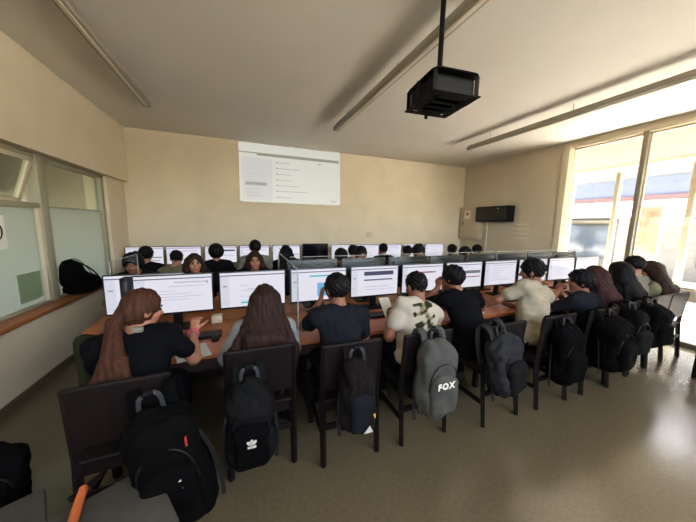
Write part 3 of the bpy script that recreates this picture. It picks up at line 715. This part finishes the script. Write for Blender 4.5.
# ------------------------------------------------------------------ backpacks
def backpack(label, loc, rz, w, d, h, mt, pmt=None, tilt=0., roll=0., seed=1, straps=True, mark=None):
    """origin at the hanging point (top centre of the back panel); the pack hangs below, its front towards -Y"""
    R = Euler((tilt, roll, 0))
    t = thing('backpack', loc, rz, label, 'backpack', 'backpacks hung on the chairs')
    t.rotation_euler = (tilt, roll, rz)
    F = Field((-w*.75, -d*1.6, -h-.08), (w*.75, .08, .1), .0075)
    F.rbox((0, -d*.5, -h*.55), (w*.5, d*.48, h*.44), .06); F.ell((0, -d*.48, -h*.22), (w*.46, d*.5, h*.22), .05); F.ell((0, -d*.55, -h*.78), (w*.52, d*.58, h*.24), .06)
    F.disp(wob(.010, 17, seed)); F.disp(wob(.004, 48, seed+3)); F.mesh('body', M[mt], t)
    F = Field((-w*.6, -d*1.7, -h-.05), (w*.6, .0, 0), .007)
    F.rbox((0, -d*1.0, -h*.70), (w*.38, d*.22, h*.24), .035); F.ell((0, -d*1.0, -h*.52), (w*.36, d*.2, h*.13), .03); F.disp(wob(.005, 24, seed+1)); F.mesh('front_pocket', M[pmt or mt], t)
    b = nb(); tube_path(b, spline([(-w*.40, -d*.93, -h*.62), (-w*.36, -d*1.0, -h*.40), (-w*.2, -d*1.0, -h*.29), (0, -d*1.02, -h*.26), (w*.2, -d*1.0, -h*.29), (w*.36, -d*1.0, -h*.40), (w*.40, -d*.93, -h*.62)], 5), .0045, 6); obj('zip', b, M['zip'], t, smooth=True)
    b = nb(); tube_path(b, spline([(-.045, -d*.45, -.03), (-.04, -d*.35, .035), (0, -d*.3, .055), (.04, -d*.35, .035), (.045, -d*.45, -.03)], 5), 0, 4, flat=(.02, .006)); obj('handle', b, M['zip'], t)
    if straps:
        for s in (-1, 1):
            b = nb(); x = s*w*.27
            tube_path(b, spline([(x, -d*.3, -.05), (x, -.02, .03), (x, .035, .045), (x*1.05, .07, .0), (x*1.1, .075, -.15), (x*1.25, .05, -.3)], 5), 0, 4, flat=(.05, .01)); obj('strap', b, M[mt], t)
            b = nb(); tube_path(b, spline([(s*w*.44, -d*.25, -h*.35), (s*w*.58, -d*.4, -h*.55), (s*w*.62, -d*.5, -h*.85), (s*w*.57, -d*.5, -h*1.06)], 5), 0, 4, flat=(.02, .004)); obj('loose_strap', b, M['zip'], t)
        for s in (-1, 1):
            b = nb(); tube_path(b, [(s*w*.49, -d*.55, -h*.5), (s*w*.5, -d*.55, -h*.68), (s*w*.5, -d*.6, -h*.95)], 0.012, 8, flat=None); obj('side_pocket', b, M[pmt or mt], t, smooth=True)
    return t
def patch(t, pts, m, name='logo_mark'):
    b = nb(); f = b.faces.new([b.verts.new(p) for p in pts]); r = bmesh.ops.extrude_face_region(b, geom=[f]); bmesh.ops.translate(b, vec=(0, -.003, 0), verts=[v for v in r['geom'] if isinstance(v, bmesh.types.BMVert)])
    return obj(name, b, M[m], t)
p1 = backpack('big black backpack with small white marks on the chair nearest the low wall', (-.44, 1.465, .75), .12, .28, .21, .60, 'c_pack', roll=-.2, seed=3)
patch(p1, [(.04, -.255, -.34), (.052, -.255, -.34), (.056, -.255, -.295), (.044, -.255, -.30)], 'white'); patch(p1, [(.098, -.205, -.19), (.108, -.205, -.19), (.115, -.205, -.14), (.105, -.205, -.145)], 'red', 'red_tag')
p2 = backpack('charcoal backpack with a white emblem behind the girl with long brown hair', (.0, 1.60, .72), .0, .24, .18, .50, 'c_char', 'c_pack', seed=5)
for an in (-.75, 0, .75):
    u, w_ = (math.sin(an), math.cos(an)), (math.cos(an), -math.sin(an)); o0 = (0, -.302)
    patch(p2, [(o0[0]+u[0]*t_+w_[0]*k_, -.226, o0[1]+u[1]*t_+w_[1]*k_) for t_, k_ in ((0, 0), (.016, .009), (.030, .007), (.036, 0), (.030, -.007), (.016, -.009))], 'paper', 'emblem_leaf')
patch(p2, [(-.022, -.226, -.318), (.022, -.226, -.318), (.022, -.226, -.306), (-.022, -.226, -.306)], 'paper', 'emblem_bar')
p3 = backpack('dark brown topped backpack with yellow tag behind the navy shirt student', (.63, 1.50, .78), .0, .20, .15, .47, 'c_packb', 'c_navy', seed=8)
patch(p3, [(.0, -.185, -.43), (.06, -.185, -.43), (.04, -.185, -.385)], 'paper', 'white_tag'); patch(p3, [(.068, -.165, -.36), (.085, -.165, -.36), (.085, -.165, -.33), (.068, -.165, -.33)], 'yellow', 'yellow_tag'); patch(p3, [(.02, -.178, -.28), (.032, -.178, -.28), (.032, -.178, -.255), (.02, -.178, -.255)], 'paper', 'white_tag')
p4 = backpack('grey backpack with three white block letters hung behind the white shirt student', (1.205, 1.475, .83), .0, .275, .17, .52, 'c_packg', 'c_packg', seed=11)
cu = bpy.data.curves.new('fox', 'FONT'); cu.body = 'FOX'; cu.size = .058; cu.align_x = 'CENTER'; cu.extrude = .002; cu.offset = .0022; cu.space_character = 1.25
tmp = bpy.data.objects.new('fox_tmp', cu); COL.objects.link(tmp); dg = bpy.context.evaluated_depsgraph_get(); me = bpy.data.meshes.new_from_object(tmp.evaluated_get(dg)); bpy.data.objects.remove(tmp)
me.materials.clear(); me.materials.append(M['white']); fx = link(bpy.data.objects.new('brand_lettering', me), p4); fx.location = (-.028, -.222, -.27); fx.rotation_euler = (PI/2, 0, 0); fx['label'] = 'white block letters'
backpack('slate grey backpack hung crookedly behind the black shirt student', (1.76, 1.44, .82), .15, .26, .17, .49, 'c_packd', 'c_char', roll=-.2, seed=14)
backpack('black backpack hung behind the cream shirt student', (2.54, 1.43, .79), -.1, .25, .17, .50, 'c_pack', 'c_pack', seed=17)
backpack('large bulging black backpack behind the black polo student', (3.12, 1.42, .80), .1, .32, .21, .48, 'c_pack', 'c_pack', seed=20)
backpack('black backpack with long straps behind the wine haired student', (3.58, 1.46, .82), .0, .28, .18, .46, 'c_pack', 'c_char', seed=23)
backpack('rounded black backpack behind the long black haired student', (4.04, 1.47, .82), -.1, .28, .18, .44, 'c_pack', 'c_pack', seed=26)
# black bag slumped on the ledge
F = Field((-.28, -.3, -.02), (.28, .4, .5), .009)
F.ell((0, .1, .12), (.13, .24, .12), .06); F.ell((-.03, -.02, .24), (.085, .17, .16), .08, np.array(Matrix.Rotation(.55, 3, 'X'))); F.ell((.0, -.12, .34), (.06, .09, .08), .06); F.rbox((0, .12, .05), (.12, .22, .05), .04)
F.disp(wob(.008, 18, 4)); F.plane_cut(lambda x, y, z: .001-z+0*x)
t = thing('shoulder_bag', (-1.98+.08, 4.12, .709), 0, 'black bag slumped on the wooden window ledge', 'bag'); F.mesh('body', M['c_pack'], t)
b = nb(); tube_path(b, spline([(.06, -.12, .4), (.1, .02, .32), (.13, .15, .2), (.13, .28, .06)], 6), 0, 4, flat=(.018, .005)); obj('strap', b, M['c_char'], t)
b = nb(); tube_path(b, spline([(-.06, -.14, .40), (.02, -.03, .42), (.06, .1, .30), (.06, .26, .14)], 6), .005, 6); obj('zip', b, M['zip'], t, smooth=True)

# ------------------------------------------------------------------ near row of students (their backs to the camera)
G1 = 'students of the near row'
p = person('person', 'girl with long wavy auburn ponytail in a black T-shirt at the first screen', (-.57, 1.75, 0), 0, (-.0, .1, 1.085), hyaw=-.95, hpitch=.25, hair='pony', hmat='hair_red', hairlen=.42, shirt='c_black', rw=(.20, .38, .80), rpole=(.45, -.1, -1), rhd=(.1, .5, .7), rcurl=.7, lw=(-.12, .36, .70), vox=.006, face=True, seed=2, s=.96, skin='skin', group=G1)
b = nb(); tube_path(b, [Vector((math.cos(a)*.033, math.sin(a)*.012, math.sin(a)*.031)) for a in np.linspace(0, 2*PI, 13)], .008, 6); o = obj('wrist_band', b, M['pink'], p, smooth=True); o.location = (.2, .375, .795); o.rotation_euler = (.5, 0, 0)
b = nb(); box(b, (0, 0, 0), (.05, .025, .03)); o = obj('hair_clip', b, M['c_grey'], p, .006); o.location = (.02, -.075, 1.02)
person('person', 'girl with long straight brown hair seen from behind at the teal bar screen', (.09, 1.88, 0), 0, (.03, .08, 1.045), hpitch=.2, hair='long', hmat='hair_brown', hairlen=.46, spread=1.6, wide=.9, shirt='c_blue', sleeve='long', lw=(-.2, .3, .71), rw=(.17, .32, .71), lpole=(-.4, -.5, -.8), rpole=(.4, -.5, -.8), vox=.0065, seed=4, s=.95, group=G1)
person('person', 'boy with short black hair in a navy T-shirt touching his face', (.64, 1.77, 0), 0, (.02, .18, 1.09), hyaw=.25, hpitch=.15, hair='short', vol=.006, shirt='c_navy', skin='skin2', lw=(-.075, .30, .97), lhd=(.2, .1, 1), lhn=(.8, 0, .1), lcurl=.8, lpole=(-.5, .6, -.9), rw=(.17, .36, .71), rpole=(.4, -.3, -.8), wide=.95, vox=.0065, seed=6, group=G1)
def print_fn(c):
    m = (c[:, 1] < .10) & (c[:, 0] > -.02) & (c[:, 0] < .20) & (c[:, 2] > .66) & (c[:, 2] < .97)
    n = wob(1, 38, 9)(c[:, 0], c[:, 1], c[:, 2])+wob(.6, 90, 4)(c[:, 0], c[:, 1], c[:, 2]); e = np.minimum(np.minimum(c[:, 0]+.02, .20-c[:, 0])/.05, 1)
    return np.where(m & (n*.6 < e-.7), np.where(n > -.25, 1, 2), 0)
p = person('person', 'boy in a white T-shirt with a green back print holding up paper', (1.25, 1.74, 0), 0, (.13, .18, 1.075), hpitch=.3, hyaw=.1, hair='short', skin='skin2', lw=(-.08, .26, .74), lhd=(.15, .6, .6), lhn=(1, 0, .2), lcurl=.5, lpole=(-.6, -.5, -.7), rw=(.2, .36, .71), vox=.0065, seed=8, shirt_fn=print_fn, shirt_mats=[M['c_white'], M['c_olive'], M['c_green']], group=G1)
sheet('white sheet of paper held up by the white shirt student', (1.2, 2.08, .84), (.17, .21), .5, math.radians(58), .15)
person('person', 'boy in a black T-shirt leaning forward with hand on cheek', (1.92, 1.74, 0), 0, (-.0, .33, 1.085), hpitch=.15, hyaw=.35, hair='short', vol=.01, skin='skin2', lw=(-.1, .42, .97), lhd=(.3, .0, 1), lhn=(.8, .1, .1), lcurl=.8, lpole=(-.7, .7, -.8), rw=(.24, .5, .71), rpole=(.9, .2, -.5), shirt='c_black', vox=.007, seed=10, group=G1)
person('person', 'boy in a cream T-shirt with his arms on the table', (2.62, 1.74, 0), 0, (.16, .14, 1.145), hpitch=.2, hyaw=.5, hair='short', vol=.006, skin='skin2', lw=(-.28, .42, .71), lpole=(-.9, -.1, -.4), rw=(.2, .44, .71), shirt='c_cream', vox=.007, seed=12, s=1.04, group=G1)
person('person', 'boy in a black polo shirt in profile with hands at his mouth', (3.47, 1.66, 0), 0, (-.03, .13, 1.02), hpitch=.05, hyaw=.75, hair='short', vol=.01, skin='skin2', lw=(-.15, .27, .86), lhd=(.3, -.1, .8), lhn=(1, -.2, 0), lcurl=.9, lpole=(-.8, .4, -.8), rw=(-.06, .31, .86), rhd=(-.1, -.2, .8), rhn=(-.4, -.8, .2), rcurl=.9, rpole=(.5, .5, -1), shirt='c_navy', collar=True, vox=.007, face=True, seed=14, s=1.03, group=G1)
person('person', 'student with long wine coloured hair beside the black polo student', (3.72, 1.76, 0), 0, (.03, .06, 1.06), hpitch=.2, hair='long', hmat='hair_wine', hairlen=.36, shirt='c_black', vox=.008, seed=16, s=.95, group=G1)
person('person', 'student with thick long black hair in dark clothes', (4.2, 1.76, 0), 0, (.0, .04, 1.085), hpitch=.2, hair='long', hmat='hair_black', hairlen=.34, vol=.008, shirt='c_black', sleeve='long', vox=.008, seed=18, s=.98, group=G1)
person('person', 'student with a tall dark head behind the hooded student', (4.6, 1.82, 0), 0, (.07, .05, 1.14), hpitch=.1, hair='short', hmat='hair_black', vol=.002, shirt='c_grey', sleeve='long', vox=.009, seed=20, group=G1)
person('person', 'student in a grey green hooded top with brown hair by the window', (4.98, 1.76, 0), .2, (-.08, .05, 1.075), hpitch=.3, hyaw=.3, hair='long', hmat='hair_brown', hairlen=.24, shirt='c_olive', sleeve='long', hood=True, vox=.009, seed=22, group=G1)
# olive jacket hanging by the first chair
F = Field((-.16, -.14, -.5), (.16, .16, .1), .009); F.cap((-.02, 0, .0), (.01, 0, -.36), .06, .085, .04, sq=(.8, 1, 1)); F.cap((.03, .01, -.02), (.06, .02, -.40), .04, .05, .04); F.disp(wob(.01, 22, 3))
o = F.mesh('olive_jacket', M['c_green']); o.location = (-.86, 1.9, .90); o.scale = (.7, .7, .8); tag(o, 'olive green jacket bunched beside the auburn haired girl', 'jacket')

# ------------------------------------------------------------------ students across the table, facing the camera
G2 = 'students facing the camera behind the dividers'
def mid(label, x, z, **k): return person('person', label, (x, 3.74, 0), PI, (0, .12, z), vox=.009, group=G2, s=.97, **k)
mid('student with dark hair leaning behind the acrylic screen at the ledge end', -1.17, 1.11, hair='short', hmat='hair_black', vol=.016, skin='skin2', shirt='c_char', seed=31, hpitch=.25)
mid('girl facing the camera with brown hair above the text page screen', -.57, 1.10, hair='long', hmat='hair_brown', skin='skin', shirt='c_char', face=True, seed=32, hairlen=.3, hyaw=.25)
mid('girl facing the camera with long brown hair above the teal bar screen', .11, 1.115, hair='long', hmat='hair_brown', skin='skin', shirt='c_black', face=True, seed=33, hairlen=.36)
mid('student with bowed black hair above the navy banner screen', 1.29, 1.12, hair='short', hmat='hair_black', vol=.014, skin='skin2', shirt='c_black', seed=34, hpitch=.7)
mid('student facing the camera peeking over the dark monitor back', 1.6, 1.15, hair='short', hmat='hair_black', vol=.01, skin='skin2', shirt='c_black', face=True, seed=35, hpitch=.2)
mid('student with only dark hair showing over the dark red heading screen', 2.62, 1.17, hair='short', hmat='hair_black', vol=.014, skin='skin2', shirt='c_black', seed=36, hpitch=.4)
mid('student with only the forehead showing near the metal cabinet', 3.6, 1.12, hair='short', hmat='hair_black', vol=.012, skin='skin2', shirt='c_black', seed=37, hpitch=.2)
# ------------------------------------------------------------------ students of the wall row
G3 = 'students along the beige wall seen from behind'
def wal(label, x, z, hair='short', **k): return person('person', label, (x, 4.72, 0), 0, (k.pop('hx', 0), .1, z), vox=.009, group=G3, hair=hair, **k)
wal('student with black hair in dark clothes at the green bar screen', -1.39, 1.09, vol=.008, shirt='c_char', seed=41)
wal('student in an olive shirt at the lilac wall screen', -1.0, 1.02, shirt='c_olive', sleeve='long', seed=42, hpitch=.35, s=1.02)
wal('student with bushy black hair in a black shirt at the navy block screen', -.44, 1.10, vol=.028, shirt='c_char', seed=43)
wal('student in a grey shirt at the wall screen above the long haired girl', .16, 1.17, shirt='c_grey', seed=44, vol=.006, s=1.04)
wal('student with long sloping black hair beside the dark monitor', .70, 1.09, hair='long', hmat='hair_black', shirt='c_black', seed=45, hairlen=.3, hx=-.03)
wal('student with a dark head just beyond the peeking face', 1.95, 1.07, shirt='c_black', seed=46, vol=.006)
wal('student with a tall thin dark head and black shirt', 2.62, 1.10, shirt='c_black', seed=47)
wal('student with dark hair, first of the two close heads', 3.2, 1.04, shirt='c_black', seed=48, vol=.01)
wal('student with dark hair seated two before the room corner', 4.38, 1.06, shirt='c_black', seed=49, vol=.01)
wal('student with dark hair nearest the room corner', 5.12, 1.04, shirt='c_black', seed=50, vol=.014)
for x in (-1.17, -.57, .11, 1.29, 1.6, 2.62, 3.6): place_chair(x, 3.76, PI, 'dark wooden school chair of a student facing the camera behind the dividers', 'chairs behind the dividers')
for x in (-1.39, -1.0, -.44, .16, .70, 1.95, 2.62, 3.2, 4.38, 5.12): place_chair(x, 4.70, 0, 'dark wooden school chair of a student along the beige wall', 'chairs along the beige wall')

# ------------------------------------------------------------------ bottom corner: grey jacket on a chair, dark bag
def stool(label, x, y, rz, h):
    st = thing('padded_stool', (x, y, 0), rz, label, 'stool', 'grey padded stools')
    obj('seat_pad', bb(nb(), -.19, .19, -.19, .19, h-.05, h), M['c_grey2'], st, .012)
    for sx in (-.15, .15):
        for sy_ in (-.15, .15): obj('leg', bb(nb(), sx-.016, sx+.016, sy_-.016, sy_+.016, 0, h-.05), M['chair'], st, .003)
    return st
stool('grey padded stool closest to the dark floor backpack', -.93, 1.17, math.radians(28), .44)
stool('grey padded stool under the orange ended rod', -.53, 1.15, math.radians(28), .44)
b = nb(); rod(b, (-.655, 1.42, .43), (-.705, 1.30, .452), .013, .014, 12); o = obj('wooden_rod', b, M['chair'], None, smooth='auto'); tag(o, 'dark wooden rod with an orange end lying over the grey stools', 'rod')
b = nb(); rod(b, (-.685, 1.345, .4475), (-.64, 1.16, .4595), .016, .017, 12); obj('orange_end', b, M['orange'], o, smooth='auto')  # near part of the rod coloured orange, the rest dark
t = backpack('dark backpack standing on the floor by the low wall', (-1.33, 1.86, .44), .4, .30, .2, .42, 'c_pack', seed=60, straps=False); t['group'] = 'backpacks on the floor'

# ------------------------------------------------------------------ light
W = bpy.data.worlds.new('sky'); S.world = W; W.use_nodes = True
nt = W.node_tree; sky = nt.nodes.new('ShaderNodeTexSky'); sky.sky_type = 'NISHITA'; sky.sun_disc = False; sky.sun_elevation = math.radians(50); sky.sun_rotation = math.radians(100); sky.dust_density = 2.5
bg = nt.nodes['Background']; hz = nt.nodes.new('ShaderNodeMix'); hz.data_type = 'RGBA'; hz.inputs[0].default_value = .65; hz.inputs[7].default_value = (1.0, .93, .80, 1); nt.links.new(sky.outputs[0], hz.inputs[6]); nt.links.new(hz.outputs[2], bg.inputs['Color']); bg.inputs['Strength'].default_value = SKY
sd = bpy.data.lights.new('sun', 'SUN'); sd.energy = SUN; sd.angle = math.radians(1.); sd.color = (1, .95, .86)
so = bpy.data.objects.new('sun', sd); COL.objects.link(so)
so.rotation_euler = Vector((-.29, .10, -.95)).to_track_quat('-Z', 'Y').to_euler(); so.location = (20, 0, 20)
def portal(loc, sx, sy, direction):
    l = bpy.data.lights.new('window_portal', 'AREA'); l.shape = 'RECTANGLE'; l.size = sx; l.size_y = sy; l.cycles.is_portal = True
    o = bpy.data.objects.new('window_portal', l); COL.objects.link(o); o.location = loc; o.rotation_euler = Vector(direction).to_track_quat('-Z', 'Y').to_euler()
portal((XR+.2, 1.95, 1.55), 3.0, 3.1, (-1, 0, 0)); portal((-4.65, 3, 1.5), 9, 1.0, (1, 0, 0)); portal((1.9, Y0-.22, 2.37), 6.3, 1.4, (0, 1, 0))  # last portal sits at the added opening behind the camera

# ------------------------------------------------------------------ camera
f, yaw, pitch, roll = 267.942, .368617, .137812, .018586
cy, sy, cp, sp_, cr, sr = math.cos(yaw), math.sin(yaw), math.cos(pitch), math.sin(pitch), math.cos(roll), math.sin(roll)
fw = Vector((sy*cp, cy*cp, -sp_)); up = Vector((sy*sp_, cy*sp_, cp)); rt = Vector((cy, -sy, 0))
r3 = rt*cr+up*sr; u3 = up*cr-rt*sr
cam = bpy.data.cameras.new('camera'); cam.sensor_fit = 'HORIZONTAL'; cam.sensor_width = 36; cam.lens = f/696*36; cam.clip_start = .05; cam.clip_end = 200
co = bpy.data.objects.new('camera', cam); COL.objects.link(co)
mw = Matrix((r3, u3, -fw)).transposed().to_4x4(); mw.translation = (0, 0, 1.6); co.matrix_world = mw
S.camera = co
S.view_settings.view_transform = 'Standard'; S.view_settings.look = 'None'; S.view_settings.gamma = 1; S.view_settings.exposure = EXPO
S.cycles.max_bounces = 10; S.cycles.diffuse_bounces = 6; S.cycles.transparent_max_bounces = 16; S.cycles.use_denoising = True; S.cycles.caustics_reflective = False; S.cycles.caustics_refractive = False; S.cycles.sample_clamp_indirect = 6
